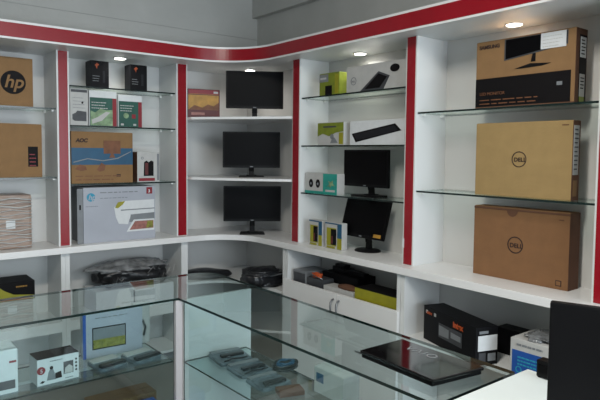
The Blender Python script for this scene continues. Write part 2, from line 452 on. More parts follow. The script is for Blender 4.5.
# second row
c = Carton('white_box', 'narrow white box picturing a small dark device beside the green boxes', (1.3035, 4.14, zB[1]), 'L', .123, .12, .256, M['paper_dim'])
c.p(.05, .90, .9, .07, M['dgrey'], 'printed_band'); c.lines(.15, .74, .7, 4, .09, M['grey'], .014, seed=4)
c.poly([(.12, .16), (.25, .12), (.9, .12), (.9, .38), (.4, .40), (.3, .34), (.12, .30)], M['dgrey'])
c.disc(.68, .62, .007, M['ink_black'], 'round_mark')
for i, (x, w, h, lab) in enumerate(((1.472, .198, .249, 'green and red software box with a leafy photo on its front'), (1.6725, .181, .232, 'green and red software box with two small emblems on its front'))):
    c = Carton('software_box', lab, (x, 4.14, zB[1]), 'L', w, .09, h, M['paper'], group='green software boxes')
    c.p(.02, .0+.01, .82, .80, M['green']); c.p(.84, .01, .15, .80, M['crimson'], 'printed_spine')
    c.lines(.08, .66, .62, 3, .08, M['paper_dim'], .022, seed=9+i, lift=2)
    if i == 0:
        c.poly([(.04, .02), (.84, .02), (.84, .48), (.60, .46), (.40, .50), (.20, .38), (.04, .44)], M['photo_green'], lift=2)
        c.poly([(.10, .06), (.45, .16), (.75, .40), (.60, .42), (.30, .26), (.08, .18)], M['paper_dim'], lift=3)
    else:
        c.disc(.32, .36, .020, M['photo_green'], 'round_emblem', 2); c.p(.56, .28, .16, .13, M['crimson'], 'printed_emblem', 2)
        c.p(.1, .05, .12, .06, M['paper_dim'], 'printed_mark', 2); c.p(.62, .05, .12, .06, M['paper_dim'], 'printed_mark', 2)
# third row
c = Carton('cardboard_box', 'brown monitor carton with a wide blue band and brown pictures', (1.467, 4.14, zB[2]), 'L', .443, .2, .363, M['card'])
c.p(.002, .36, .996, .33, M['blue'], 'printed_band')
c.poly([(.03, .40), (.25, .47), (.5, .43), (.75, .48), (.97, .62), (.97, .635), (.74, .50), (.5, .45), (.25, .49), (.03, .42)], M['grey'], 'printed_swoosh', 2)
c.text('AOC', .07, .80, .036, M['ink'], bold=.0022, shear=.2)
c.p(.51, .58, .28, .26, M['brownprint'], 'printed_picture', 2); c.poly([(.60, .50), (.70, .50), (.67, .58), (.63, .58)], M['brownprint'], lift=2)
c.poly([(.05, .28), (.13, .37), (.22, .33), (.24, .26), (.15, .24)], M['brownprint']); c.poly([(.40, .27), (.47, .40), (.54, .35), (.52, .25), (.44, .22)], M['brownprint'])
c.lines(.06, .13, .8, 2, .07, M['brownprint'], .018, seed=5); c.p(.72, .12, .07, .05, M['ink'], 'printed_mark')
c = Carton('camera_box', 'small white box with dark window and red base beside the blue banded carton', (1.812, 4.14, zB[2]), 'L', .178, .16, .224, M['paper_dim'])
c.poly([(.28, .20), (.72, .20), (.72, .68), (.62, .72), (.50, .66), (.40, .72), (.30, .66)], M['ink_black'], 'window'); c.p(.34, .24, .14, .40, M['maroon'], 'printed_figure', 2)
c.p(.06, .03, .72, .10, M['crimson'], 'printed_band'); c.disc(.22, .80, .010, M['grey'], 'round_mark', 1, .006)
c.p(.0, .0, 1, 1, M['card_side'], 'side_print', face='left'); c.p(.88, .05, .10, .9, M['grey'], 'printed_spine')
# printer carton
c = Carton('printer_box', 'large grey carton picturing a white printer, on the left ledge', (1.58, 4.105, LED), 'L', .535, .26, .392, M['pgrey'])
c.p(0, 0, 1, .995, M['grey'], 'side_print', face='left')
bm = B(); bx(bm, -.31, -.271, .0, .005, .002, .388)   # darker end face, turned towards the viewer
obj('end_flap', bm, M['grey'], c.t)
bobj('carry_hole', (-.296, -.285, -.0015, 0, .24, .275), M['ink_black'], c.t)
c.disc(.10, .83, .030, M['hpblue']); c.text('hp', .061, .785, .052, M['pgrey'], lift=3, shear=.25, bold=.001)
c.lines(.22, .90, .55, 1, .1, M['grey'], .018, seed=6); c.lines(.22, .80, .45, 1, .1, M['grey'], .012, seed=7); c.lines(.03, .66, .2, 1, .1, M['grey'], .010, seed=8)
c.p(.87, .86, .085, .125, M['crimson'], 'red_badge', 1); c.text('3', .895, .885, .030, M['paper'], lift=3, bold=.001)
c.poly([(.41, .63), (.52, .74), (.985, .75), (.985, .40), (.62, .40), (.60, .30), (.47, .32), (.43, .45)], M['paper'], 'printed_printer', 1)
c.poly([(.50, .56), (.985, .57), (.985, .59), (.50, .58)], M['grey'], 'printed_line', 2)
c.poly([(.62, .34), (.64, .48), (.985, .50), (.985, .34)], M['grey'], 'printed_tray', 2)
c.poly([(.58, .16), (.68, .38), (.985, .38), (.985, .16)], M['paper'], 'printed_page', 3)
c.poly([(.62, .19), (.70, .35), (.97, .35), (.97, .20)], M['rose'], 'printed_photo', 4); c.poly([(.86, .21), (.88, .34), (.96, .34), (.96, .21)], M['olive'], 'printed_photo', 5)
c.poly([(.42, .62), (.46, .72), (.56, .74), (.53, .68), (.46, .61)], M['yellow'], 'printed_flash', 4)

# corner box with golden picture
c = Carton('picture_box', 'maroon box with a golden sky picture on the upper corner shelf', (2.235, 4.05, 1.870), 'L', .255, .10, .222, M['maroon'], rz=-14)
c.p(.01, .84, .95, .14, M['crimson'], 'printed_band'); c.p(.01, .28, .95, .56, M['gold'])
c.poly([(.01, .28), (.2, .44), (.45, .36), (.62, .48), (.80, .42), (.96, .56), (.96, .28)], M['brownprint'], lift=2); c.p(.01, .80, .95, .03, M['maroon'], 'printed_line', 2)
c.p(.1, .10, .42, .09, M['rose'], 'printed_label'); c.p(.8, .87, .14, .07, M['paper_dim'], 'printed_label', 2)

# right run, upper row
c = Carton('webcam_box', 'small lime green box with a black device window, top right shelf', (2.63, 3.015, zC[0]), 'R', .205, .10, .152, M['lime'])
c.p(.30, .02, .34, .42, M['ink_black'], 'window'); c.p(.0, .62, .45, .34, M['grey'], 'printed_corner'); c.p(.05, .74, .3, .08, M['paper_dim'], 'printed_line', 2)
c.p(.78, .06, .18, .86, M['yellow'], 'printed_spine')
c = Carton('keyboard_box', 'long grey box picturing a black keyboard and mouse, above the white keyboard box', (2.65, 2.60, zC[0]), 'R', .525, .07, .172, M['paper_dim'])
c.poly([(.24, .02), (.56, .70), (.74, .50), (.64, .02)], M['dgrey'], 'printed_keyboard')
c.poly([(.33, .10), (.56, .62), (.70, .47), (.58, .10)], M['ink_black'], 'printed_keys', 2)
bm = B(); disc_xz(bm, 0, 0, .028, -.003, -.0002)
for v in bm.verts: v.co.x = v.co.x*1.35+.168; v.co.z = v.co.z*.85+.128
obj('printed_mouse', bm, M['ink_black'], c.t)
c.disc(.13, .45, .026, M['grey'], 'round_logo', 1, .022); c.text('DELL', .088, .405, .018, M['grey'])
# second row
c = Carton('webcam_box', 'lime and white box picturing a webcam, left of the white keyboard box', (2.63, 2.995, zC[1]), 'R', .27, .11, .155, M['paper_dim'])
c.poly([(.0, .99), (.0, .40), (.2, .52), (.45, .40), (.7, .55), (.98, .60), (.98, .99)], M['lime'], lift=1); c.p(.22, .78, .5, .07, M['dgrey'], 'printed_line', 2)
c.disc(.56, .38, .018, M['grey'], 'printed_lens', 2); c.poly([(.50, .10), (.78, .10), (.66, .34), (.58, .34)], M['grey'], lift=2); c.p(.82, .05, .15, .5, M['yellow'], 'printed_spine')
c = Carton('keyboard_box', 'white box picturing a slanting black keyboard, middle right shelf', (2.64, 2.575, zC[1]), 'R', .475, .07, .155, M['paper'])
c.poly([(.04, .48), (.12, .12), (.95, .56), (.84, .84)], M['ink_black'], 'printed_keyboard'); c.poly([(.08, .46), (.14, .20), (.89, .57), (.82, .77)], M['side_dark'], 'printed_keys', 2)
# third row
c = Carton('speaker_box', 'white and teal box picturing two small round speakers', (2.63, 3.095, zC[2]), 'R', .345, .07, .142, M['paper_dim'])
c.p(.58, .0, .42, 1, M['teal'], 'teal_panel'); c.p(0, 0, .58, .12, M['teal'], 'printed_band')
for u in (.20, .42):
    bm = B(); disc_xz(bm, 0, 0, .022, -.0028, -.0002)
    for v in bm.verts: v.co.x = v.co.x*1.0-.345/2+u*.345; v.co.z = v.co.z*1.35+.070
    s = obj('printed_speaker', bm, M['ink_black'], c.t)
    bm = B(); disc_xz(bm, -.345/2+u*.345, .068, .009, -.0036, -.0028); obj('printed_cone', bm, M['grey'], s)
c.poly([(.70, .35), (.78, .50), (.74, .66), (.82, .60), (.88, .70), (.88, .52), (.94, .42), (.84, .44), (.80, .30), (.78, .42)], M['photo_green'], 'printed_figure', 2)
c.p(.66, .12, .28, .10, M['paper_dim'], 'printed_line', 2)
# two blue and yellow boxes on ledge
for i, (y, x, w, lab) in enumerate(((3.115, 2.645, .142, 'blue and yellow windowed box nearer the red upright'), (2.925, 2.64, .168, 'blue and yellow windowed box nearer the tilted monitor'))):
    c = Carton('accessory_box', lab, (2.605, y, LED), 'R', w, .05, .180, M['paper_dim'], group='blue and yellow accessory boxes')
    c.p(.10, .12, .58, .68, M['yellow'], 'printed_panel'); c.p(.36, .16, .32, .60, M['ink_black'], 'window', 2)
    c.p(.38, .2, .10, .3, M['maroon'], 'printed_figure', 3)
    c.p(.74, .44, .26, .54, M['blue'], 'blue_panel'); c.p(.74, .02, .26, .42, M['yellow'], 'yellow_panel'); c.p(0, .94, .74, .05, M['blue'], 'blue_line')
    c.p(.1, .02, .5, .08, M['yellow'], 'yellow_line')
# monitor carton at the top right
c = Carton('monitor_box', 'brown and black carton picturing a monitor, top shelf at right', (2.66, 1.595, zD[0]), 'R', .532, .105, .349, M['card'])
c.p(.0, .03, .965, .42, M['ink_black'], 'black_panel'); c.p(.0, .0, 1, .03, M['card_side'], 'printed_line')
c.text('SAMSUNG', .035, .89, .026, M['ink'], bold=.001)
c.poly([(.31, .68), (.31, .985), (.93, .985), (.93, .80), (.62, .735)], M['dgrey'], 'printed_screen', 1)
c.poly([(.325, .70), (.325, .975), (.92, .975), (.92, .815), (.62, .755)], M['screen'], 'printed_display', 2)
c.poly([(.585, .62), (.60, .73), (.63, .735), (.63, .62)], M['ink_black'], 'printed_neck', 2)
c.poly([(.42, .545), (.58, .60), (.78, .575), (.70, .55), (.50, .54)], M['ink_black'], 'printed_foot', 2)
c.p(.68, .77, .235, .215, M['paper'], 'white_sticker', 4); c.lines(.70, .93, .2, 4, .045, M['paper_dim'], .008, 6, 12)
c.text('LED MONITOR', .05, .20, .022, M['brownprint'], lift=3); c.lines(.05, .12, .75, 2, .055, M['brownprint'], .014, 3, 13)
c.p(.84, .26, .05, .05, M['grey'], 'printed_mark', 3)
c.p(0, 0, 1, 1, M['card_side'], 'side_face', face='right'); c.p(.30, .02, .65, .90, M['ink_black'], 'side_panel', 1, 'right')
c.p(.38, .62, .5, .27, M['paper'], 'barcode_sticker', 3, 'right'); c.p(.38, .10, .45, .30, M['paper_dim'], 'barcode_sticker', 3, 'right')
c.lines(.44, .84, .36, 5, .045, M['ink_black'], .014, 5, 14, 'right'); c.lines(.44, .34, .32, 4, .045, M['ink_black'], .014, 5, 15, 'right'); c.p(.40, .03, .4, .07, M['lime'], 'printed_mark', 4, 'right')
# laptop cartons
c = Carton('laptop_box', 'pale brown laptop carton on the middle glass shelf at right', (2.66, 1.589, zD[1]), 'R', .522, .070, .374, M['card_pale'], group='laptop cartons')
c.disc(.485, .505, .040, M['ink'], 'logo_ring', 1, .0355); c.text('DELL', .433, .475, .0285, M['ink'], bold=.0008, lift=1, spacing=1.06)
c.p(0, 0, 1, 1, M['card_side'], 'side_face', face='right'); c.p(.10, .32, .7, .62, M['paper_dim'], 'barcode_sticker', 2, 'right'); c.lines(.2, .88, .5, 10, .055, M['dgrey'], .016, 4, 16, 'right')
c.p(.2, .05, .5, .2, M['card'], 'side_sticker', 2, 'right'); c.lines(.90, .94, .07, 1, .1, M['card_side'], .012, 1, 17)
c = Carton('laptop_box', 'darker brown laptop carton on the ledge at right with a round finger notch', (2.71, 1.6175, LED), 'R', .532, .10, .375, M['card_dark'], group='laptop cartons')
c.disc(.47, .50, .044, M['ink'], 'logo_ring', 1, .0385); c.text('DELL', .413, .465, .0315, M['ink'], bold=.0008, lift=1, spacing=1.06)
bm = B()
vs = [(.43+.032/.517*0+.06*math.cos(a), .985-.10*math.sin(a)) for a in [PI*k/12 for k in range(13)]]
c.poly([(u, v) for u, v in vs][::-1], M['card_side'], 'finger_notch', 1)
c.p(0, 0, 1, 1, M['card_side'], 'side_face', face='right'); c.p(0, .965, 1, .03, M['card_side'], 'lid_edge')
c.p(.885, .045, .055, .075, M['ink'], 'printed_mark'); c.p(.893, .056, .039, .053, M['card_dark'], 'printed_mark', 2); c.lines(.90, .90, .06, 1, .1, M['card_side'], .01, 1, 18)

# ------------------------------------------------------------------ monitors
def monitor(label, loc, rz, w, h, zb, lean=0, foot='flat', cat='monitor', sticker=False, group=None, neck_y=.035, foot_w=.2):
    """loc = foot centre; zb = height of the screen's lower edge; the front faces local -y"""
    t = thing('computer_monitor', label, cat, loc, rz, group)
    P = bpy.data.objects.new('screen_housing', None)
    bm = B(); bx(bm, -w/2, w/2, -.012, .012, 0, h)
    bx(bm, -w*.36, w*.36, .012, .032, h*.14, h*.86)
    Mx = Matrix.Translation((0, -neck_y+.0, zb)) @ Matrix.Rotation(-lean, 4, 'X')
    bmesh.ops.bevel(bm, geom=bm.edges[:], offset=.003, segments=2, affect='EDGES')
    bm.transform(Mx); hs = obj('housing', bm, M['black'], t)
    bm = B(); bx(bm, -w/2+.012, w/2-.012, -.0135, -.011, .020, h-.012); bm.transform(Mx); obj('display', bm, M['screen'], hs)
    bm = B(); bx(bm, -.012, .012, -.0132, -.0118, .006, .012); bm.transform(Mx); obj('badge', bm, M['grey'], hs)
    if sticker:
        bm = B(); bx(bm, w/2-.085, w/2-.02, -.0150, -.0132, .012, .034); bm.transform(Mx); obj('yellow_sticker', bm, M['gold'], hs)
    bm = B()
    top = Mx @ Vector((0, .025, h*.35))
    pr_ = [(0, .012, .012), (0, .012, zb*.6), (top.x, top.y, top.z)]
    for (a, b) in zip(pr_[:-1], pr_[1:]):
        a, b = Vector(a), Vector(b)
        v = [bm.verts.new(q) for q in ((a.x-.021, a.y-.012, a.z), (a.x+.021, a.y-.012, a.z), (a.x+.021, a.y+.012, a.z), (a.x-.021, a.y+.012, a.z),
                                       (b.x-.019, b.y-.010, b.z), (b.x+.019, b.y-.010, b.z), (b.x+.019, b.y+.010, b.z), (b.x-.019, b.y+.010, b.z))]
        for f in ((0,3,2,1),(4,5,6,7),(0,1,5,4),(1,2,6,5),(2,3,7,6),(3,0,4,7)): bm.faces.new([v[i] for i in f])
    obj('neck', bm, M['black'], t)
    bm = B()
    if foot == 'round': lathe(bm, [(.095, 0), (.095, .006), (.085, .012), (.03, .018)], n=36, sx=1, sy=.85)
    else:
        f2 = foot_w/2
        prism(bm, [(-f2, -.075), (f2, -.075), (f2*.92, .06), (-f2*.92, .06)], 0, .010)
        bx(bm, -.04, .04, -.02, .04, .010, .016)
    obj('foot', bm, M['black'], t, .0015 if foot != 'round' else 0, smooth=foot == 'round')
    return t
az = math.degrees(math.atan2(3.84, 2.535))-90
monitor('black widescreen monitor topmost of the three stacked in the corner', (2.59, 3.87, 1.870), az, .45, .292, .078, group='corner monitors', neck_y=.05)
monitor('black widescreen monitor middle of the three stacked in the corner', (2.572, 3.885, 1.408), az, .452, .284, .074, group='corner monitors', neck_y=.05)
monitor('black widescreen monitor lowest of the three, on the corner ledge', (2.578, 3.88, LED), az, .455, .280, .106, group='corner monitors', neck_y=.05)
monitor('small black monitor standing upright on the lowest glass shelf of the right run', (2.75, 2.725, zC[2]), -92, .425, .245, .064, neck_y=.04, foot_w=.22)
monitor('black monitor with a yellow sticker leaning back on the right ledge', (2.745, 2.735, LED), -90, .405, .262, .095, lean=R(16), foot='round', sticker=True, neck_y=.062)

# ------------------------------------------------------------------ lumpy wrapped things
def lump(name, size, seed, amp=.18, m=None, parent=None, n=3, freq=2.2, flat=.55, sq=.6):
    bm = B(); bmesh.ops.create_icosphere(bm, subdivisions=5 if n > 3 else 4, radius=1)
    o = Vector((seed*3.1, seed*1.7, seed*.9))
    for v in bm.verts:
        c = v.co.copy()
        q = Vector((math.copysign(abs(c.x)**sq, c.x), math.copysign(abs(c.y)**sq, c.y), math.copysign(abs(c.z)**flat, c.z)))
        k = 1+amp*noise.noise(c*freq+o)+amp*.5*noise.noise(c*freq*2.7+o)+amp*.25*noise.noise(c*freq*6+o)
        q = q*k
        v.co = Vector((q.x*size[0]/2, q.y*size[1]/2, (q.z+1)*size[2]/2))
    lo = min(v.co.z for v in bm.verts)
    for v in bm.verts: v.co.z = max(0, v.co.z-lo-.004)
    return obj(name, bm, m or M['bag'], parent, smooth=True)
def coil(bm, c, r, n, th, seed, squash=.6):
    rnd = random.Random(seed)
    for k in range(n):
        rr = r*rnd.uniform(.75, 1.05); cz = c[2]+rnd.uniform(0, th*5); ph = rnd.uniform(0, 6)
        pts = [(c[0]+rr*math.cos(a)*1.25, c[1]+rr*squash*math.sin(a), cz+th+.008*abs(math.sin(a*2+ph))) for a in [2*PI*i/20 for i in range(21)]]
        tube(bm, pts, th, 6)

t = thing('wrapped_bag', 'black bags bundled in clear wrinkled film, under the left ledge', 'bag', (1.70, 4.20, .600))
lump('bag', (.54, .28, .145), 2, .22, M['bag'], t)
bm = B(); bmesh.ops.create_icosphere(bm, subdivisions=4, radius=1)
for v in bm.verts:
    c = v.co.copy(); k = 1+.3*noise.noise(c*2.6+Vector((5, 1, 2)))
    v.co = Vector((c.x*.30*k-.02, c.y*.13*k, .13+c.z*.055*k))
obj('film', bm, M['bagfilm'], t, smooth=True)
bm = B()
rnd = random.Random(5)
for k in range(7):
    x = rnd.uniform(-.25, .24); pts = [(x+i*.02, -.15-.012*math.sin(i+k)-.01, .02+.03*math.sin(i*.8+k)+rnd.uniform(.02, .10)) for i in range(4)]
    tube(bm, pts, .0012, 4)
obj('film_creases', bm, M['paper_dim'], t, smooth=True)
c = Carton('white_box', 'plain white carton under the film wrapped black bags', (1.69, 4.09, .435), 'L', .60, .28, .158, M['paper'])
c.p(.46, .1, .02, .8, M['grey'], 'edge_line')
c = Carton('white_box', 'plain white carton under the yellow and black box', (.80, 4.09, .435), 'L', .38, .28, .178, M['paper_dim'])
c = Carton('router_box', 'black box with a yellow swoosh under the left ledge', (.79, 4.09, .616), 'L', .385, .22, .122, M['ink_black'])
c.poly([(.0, .40), (.0, .98), (.38, .98), (.52, .60), (.66, .35), (.98, .22), (.98, .03), (.40, .03), (.42, .30), (.34, .45)], M['yellow'], 'yellow_swoosh'); c.lines(.70, .72, .22, 1, .1, M['gold'], .07, 2, 3)
c.p(.46, .05, .45, .14, M['orange'], 'orange_line', 2)

t = thing('cable_bundle', 'tangled bundle of black cables in plastic in the corner cabinet', 'cables', (2.54, 3.66, .58))
lump('plastic_bag', (.32, .27, .125), 4, .25, M['bag'], t)
bm = B(); coil(bm, (-.02, -.04, .07), .12, 9, .007, 3, .8); obj('coiled_cable', bm, M['cable'], t, smooth=True)
bm = B(); coil(bm, (.03, -.05, .08), .10, 4, .004, 8, .8); obj('grey_cable', bm, M['grey'], t, smooth=True)
t = thing('laptop_sleeve', 'flat dark sleeve lying in the corner cabinet behind the counter', 'sleeve', (2.30, 4.16, .58), -20)
bm = B(); lathe(bm, [(.16, 0), (.19, .02), (.17, .045), (.10, .065), (.03, .072)], n=30, sx=1.2, sy=.65)
for v in bm.verts: v.co.z += .012*noise.noise(v.co*9)*(v.co.z > .01)
obj('sleeve', bm, M['bag'], t, smooth=True)

# inside the two door cabinet
c = Carton('grey_case', 'grey metal case at the left end of the two door cabinet', (2.56, 3.235, .62), 'R', .15, .20, .135, M['grey'])
c.p(.08, .1, .84, .8, M['dgrey'], 'front_panel')
c = Carton('clear_pack', 'dark pack with an orange item beside the grey metal case', (2.56, 3.06, .62), 'R', .17, .10, .11, M['dgrey'])
bm = B(); coil(bm, (0, .02, .105), .035, 4, .005, 2); obj('orange_cord', bm, M['orange'], c.t, smooth=True)
bm = B(); tube(bm, [(-.07, .01, .115), (-.03, -.006, .135), (.03, -.006, .125), (.07, .01, .115)], .003); obj('clip', bm, M['steel'], c.t, smooth=True)
t = thing('handset', 'black long handset lying in the two door cabinet', 'handset', (2.76, 2.93, .765), -97)
bm = B(); prism(bm, [(-.16, -.03), (.0, -.045), (.04, -.03), (.20, -.022), (.20, .022), (.04, .03), (.0, .045), (-.16, .03)], 0, .03); obj('body', bm, M['black'], t, .004)
bobj('grip', (-.13, -.02, -.028, .028, .03, .052), M['black'], t, .006)
c = Carton('black_box', 'low black box under the black handset in the two door cabinet', (2.67, 2.93, .62), 'R', .36, .17, .143, M['blackcard'])
c = Carton('open_tray', 'white shallow box with brown contents beside the yellow box', (2.552, 2.815, .62), 'R', .29, .10, .085, M['paper_dim'], lid=False)
t2 = c.t
bm = B(); lathe(bm, [(.06, .085), (.06, .10), (.03, .112), (.01, .115)], c=(.05, .05, 0), n=20, sx=1.6, sy=.6); obj('brown_contents', bm, M['card_side'], t2, smooth=True)
c = Carton('yellow_box', 'long yellow green box with a black top in the two door cabinet', (2.556, 2.455, .62), 'R', .40, .16, .125, M['lime'])
c.p(.0, .45, 1, .55, M['yellow'], 'yellow_panel'); c.p(.02, .0, .5, .4, M['orange'], 'orange_line', 0)
c.p(0, 0, 1, 1, M['ink_black'], 'black_top', 0, 'top')

# right lower bay
t0 = thing('black_carton', 'black carton with orange lettering and a white sticker on its end', 'box', (2.53, 1.905, .541), -90-18)
c = Carton.__new__(Carton); c.t, c.w, c.d, c.h = t0, .475, .135, .195
bobj('carton', (-c.w/2, c.w/2, 0, c.d, 0, c.h), M['blackcard'], t0, .003)
c.p(.32, .28, .44, .40, M['dgrey'], 'printed_picture'); c.poly([(.33, .62), (.33, .34), (.52, .36), (.52, .60)], M['grey'], lift=2); c.poly([(.56, .58), (.56, .42), (.74, .42), (.74, .56)], M['grey'], lift=2)
c.text('intex', .60, .76, .042, M['orange'], bold=.002); c.text('antec', .07, .80, .024, M['orange'], bold=.001); c.p(.05, .80, .04, .09, M['paper_dim'], 'printed_mark'); c.p(.22, .80, .04, .09, M['paper_dim'], 'printed_mark')
c.p(.62, .05, .06, .05, M['grey'], 'printed_mark')
c.p(.10, .38, .86, .40, M['paper'], 'white_sticker', 1, 'right'); c.p(.55, .10, .35, .20, M['grey'], 'grey_sticker', 1, 'right'); c.p(.15, .08, .3, .25, M['dgrey'], 'grey_sticker', 1, 'right'); c.p(.15, .83, .4, .07, M['grey'], 'printed_line', 1, 'right')
c = Carton('black_carton', 'plain black carton in shadow between the lettered black carton and the blue box', (2.74, 1.665, .541), 'R', .17, .10, .135, M['blackcard'])
c = Carton('paper_pack', 'blue and white box with faint white print beside the black monitor', (2.50, 1.35, .541), 'R', .33, .24, .185, M['paper_dim'])
c.p(.03, .05, .97, .66, M['dblue'], 'blue_panel'); c.lines(.12, .52, .34, 3, .09, M['hpblue'], .04, 2, 20); c.disc(.14, .22, .016, M['hpblue'], 'round_mark', 2, .011); c.disc(.36, .22, .016, M['hpblue'], 'round_mark', 2, .011)
c.lines(.10, .84, .5, 1, .1, M['grey'], .05, 2, 21)
t = lump('plastic_pouch', (.20, .14, .022), 9, .3, M['bagfilm']); t.location = (2.62, 1.40, .7285)
tag(t, 'crumpled clear pouch lying on the blue and white box', 'pouch')

# ------------------------------------------------------------------ the glass counter
CZ = .83
XC, YC, XB, YB = 1.372, 2.765, 1.845, 3.285      # front lines and back lines of both wings
def pane(name, bm, parent, m='glass_counter', axis=2):
    for f in bm.faces:
        f.normal_update()
        if abs(f.normal[axis]) < .5: f.material_index = 1
    return obj(name, bm, [M[m], M['edge']], parent)
def pbox(name, d, parent, m='glass_counter', axis=2):
    bm = B(); bx(bm, *d); bmesh.ops.recalc_face_normals(bm, faces=bm.faces[:]); return pane(name, bm, parent, m, axis)
def pprism(name, pts, z0, z1, parent):
    bm = B(); prism(bm, pts, z0, z1); bmesh.ops.recalc_face_normals(bm, faces=bm.faces[:]); return pane(name, bm, parent)

XE = -.60
lc = thing('display_counter', 'L shaped glass display counter with glass shelves in front of the wall shelving', 'counter', (0, 0, 0))
YE = 1.105
pprism('glass_top', [(XE, YC), (XC, YC), (XC+.046, YE), (XB+.012, YE), (XB+.012, YB-.12), (XB-.02, YB-.04), (XB-.11, YB), (XE, YB)], CZ-.012, CZ, lc)
pbox('front_glass', (XE+.02, XC-.020, YC+.012, YC+.018, .13, CZ-.0125), lc, axis=1)
pbox('glass_shelf', (XE+.02, XC-.02, YC+.022, YB-.12, .482, .49), lc)
bobj('base_board', (XE, XC-.02, YC+.01, YB-.02, .09, .125), M['white'], lc)
bobj('kickboard', (XE, XC-.02, YC+.05, YC+.07, 0, .09), M['white'], lc)
bobj('kickboard', (XE, XC-.02, YB-.07, YB-.05, 0, .09), M['white'], lc)
bobj('end_panel', (XE-.02, XE, YC, YB, 0, CZ-.0125), M['white'], lc)
rc = lc
bm = B()
prism(bm, [(XC+.020, YC-.02), (XC+.062, YE+.01), (XC+.068, YE+.01), (XC+.026, YC-.02)], .13, CZ-.0125); bmesh.ops.recalc_face_normals(bm, faces=bm.faces[:])
pane('front_glass', bm, rc, axis=0)
pprism('glass_shelf', [(XC+.022, YC-.02), (XC+.066, YE+.02), (XB-.06, YE+.02), (XB-.06, YC-.02)], .482, .49, rc)
bobj('base_board', (XC+.03, XB, YE+.01, YC-.01, .09, .125), M['white'], rc)
bobj('kickboard', (XC+.09, XC+.11, YE+.01, YC-.01, 0, .09), M['white'], rc)
bobj('partition_panel', (XC+.022, XB-.02, YC-.010, YC+.008, .126, CZ-.0125), M['white'], rc)
bobj('end_panel', (XC+.05, XB, YE+.0, YE+.018, 0, CZ-.0125), M['white'], rc)
t = bobj('corner_post', (XC-.018, XC+.020, YC-.012+.002, YC+.026, 0, CZ-.0128), M['post'], None, .004)
tag(t, 'pale square metal post at the near corner of the glass counter', 'post')

# goods on the glass shelf of the left wing
S = .4905
c = Carton('camera_box', 'small white security camera box with a black top and a red circle', (.785, 2.853, S), 'L', .195, .12, .125, M['paper'], rz=3)
c.p(0, 0, 1, 1, M['ink_black'], 'black_top', 0, 'top')
c.disc(.09, .58, .019, M['crimson'], 'red_circle'); c.text('5', .06, .50, .026, M['paper'], lift=3)
c.poly([(.22, .16), (.26, .46), (.31, .60), (.36, .60), (.40, .42), (.44, .14)], M['grey'], 'printed_camera'); c.disc(.33, .62, .008, M['ink_black'], 'printed_lens', 2)
c.poly([(.42, .16), (.42, .38), (.56, .42), (.58, .16)], M['ink_black'], 'printed_camera'); c.p(.62, .26, .24, .48, M['dgrey'], 'printed_screen'); c.poly([(.64, .28), (.66, .50), (.76, .60), (.84, .50), (.84, .28)], M['paper_dim'], lift=2)
for k in range(4): c.disc(.93, .34+.14*k, .0055, M['dgrey'], 'round_icon', 1)
c.lines(.30, .86, .4, 1, .1, M['grey'], .03, 1, 31); c.poly([(.05, .12), (.12, .18), (.18, .14), (.12, .08)], M['ink_black'], 'printed_mark')
c.lines(.66, .08, .25, 1, .1, M['grey'], .03, 1, 32)
c = Carton('white_box', 'white box cut by the left edge of the photo, on the counter shelf', (.545, 2.85, S), 'L', .12, .16, .20, M['paper']); c.p(.7, .7, .25, .05, M['crimson'], 'printed_line'); c.p(.1, .1, .8, .2, M['dgrey'], 'printed_line')
c = Carton('picture_box', 'pale blue box with a framed yellow field picture on the counter shelf', (1.135, 3.07, S), 'L', .325, .05, .24, M['pgrey'], rz=-3)
c.p(.0, .0, .05, 1, M['dblue'], 'blue_spine'); c.p(.15, .18, .56, .50, M['ink_black'], 'picture_frame'); c.p(.165, .205, .53, .45, M['grey'], 'picture_sky', 2); c.p(.165, .205, .53, .20, M['olive'], 'picture_field', 3)
c.lines(.2, .88, .6, 1, .1, M['grey'], .02, 1, 33)
c = Carton('blister_pack', 'pale pack with small chrome parts behind the flat cable pouches', (1.33, 3.15, S), 'L', .10, .03, .24, M['paper_dim'])
bm = B(); tube(bm, [(-.04, -.006, .16), (0, -.012, .14), (.02, -.012, .10), (.01, -.008, .05)], .006); obj('chrome_arm', bm, M['steel'], c.t, smooth=True)
for i, (x, y, rz, w, lab) in enumerate(((1.05, 2.93, 8, .16, 'flat grey cable pouch nearer the camera box'), (1.235, 2.93, 10, .17, 'flat grey cable pouch nearer the corner post'))):
    t = thing('cable_pouch', lab, 'pouch', (x, y, S), rz, 'cable pouches in the left counter wing')
    lump('pouch', (w, .17, .020), 11+i, .08, M['parcel'], t, flat=.4, sq=.32)
    bobj('power_brick', (-w*.42, w*.44, -.070, -.035, .012, .030), M['cable'], t, .004)
    bobj('header_card', (-w*.44, w*.44, .02, .075, .016, .0235), M['paper_dim'], t, .001)
# things on the base board of the left wing
c = Carton('cardboard_box', 'flat brown carton low in the left counter wing', (1.20, 3.06, .126), 'L', .36, .16, .10, M['card'])
c = Carton('blue_box', 'flat deep blue box low in the left counter wing near the post', (1.25, 2.91, .126), 'L', .19, .12, .085, M['dblue'])

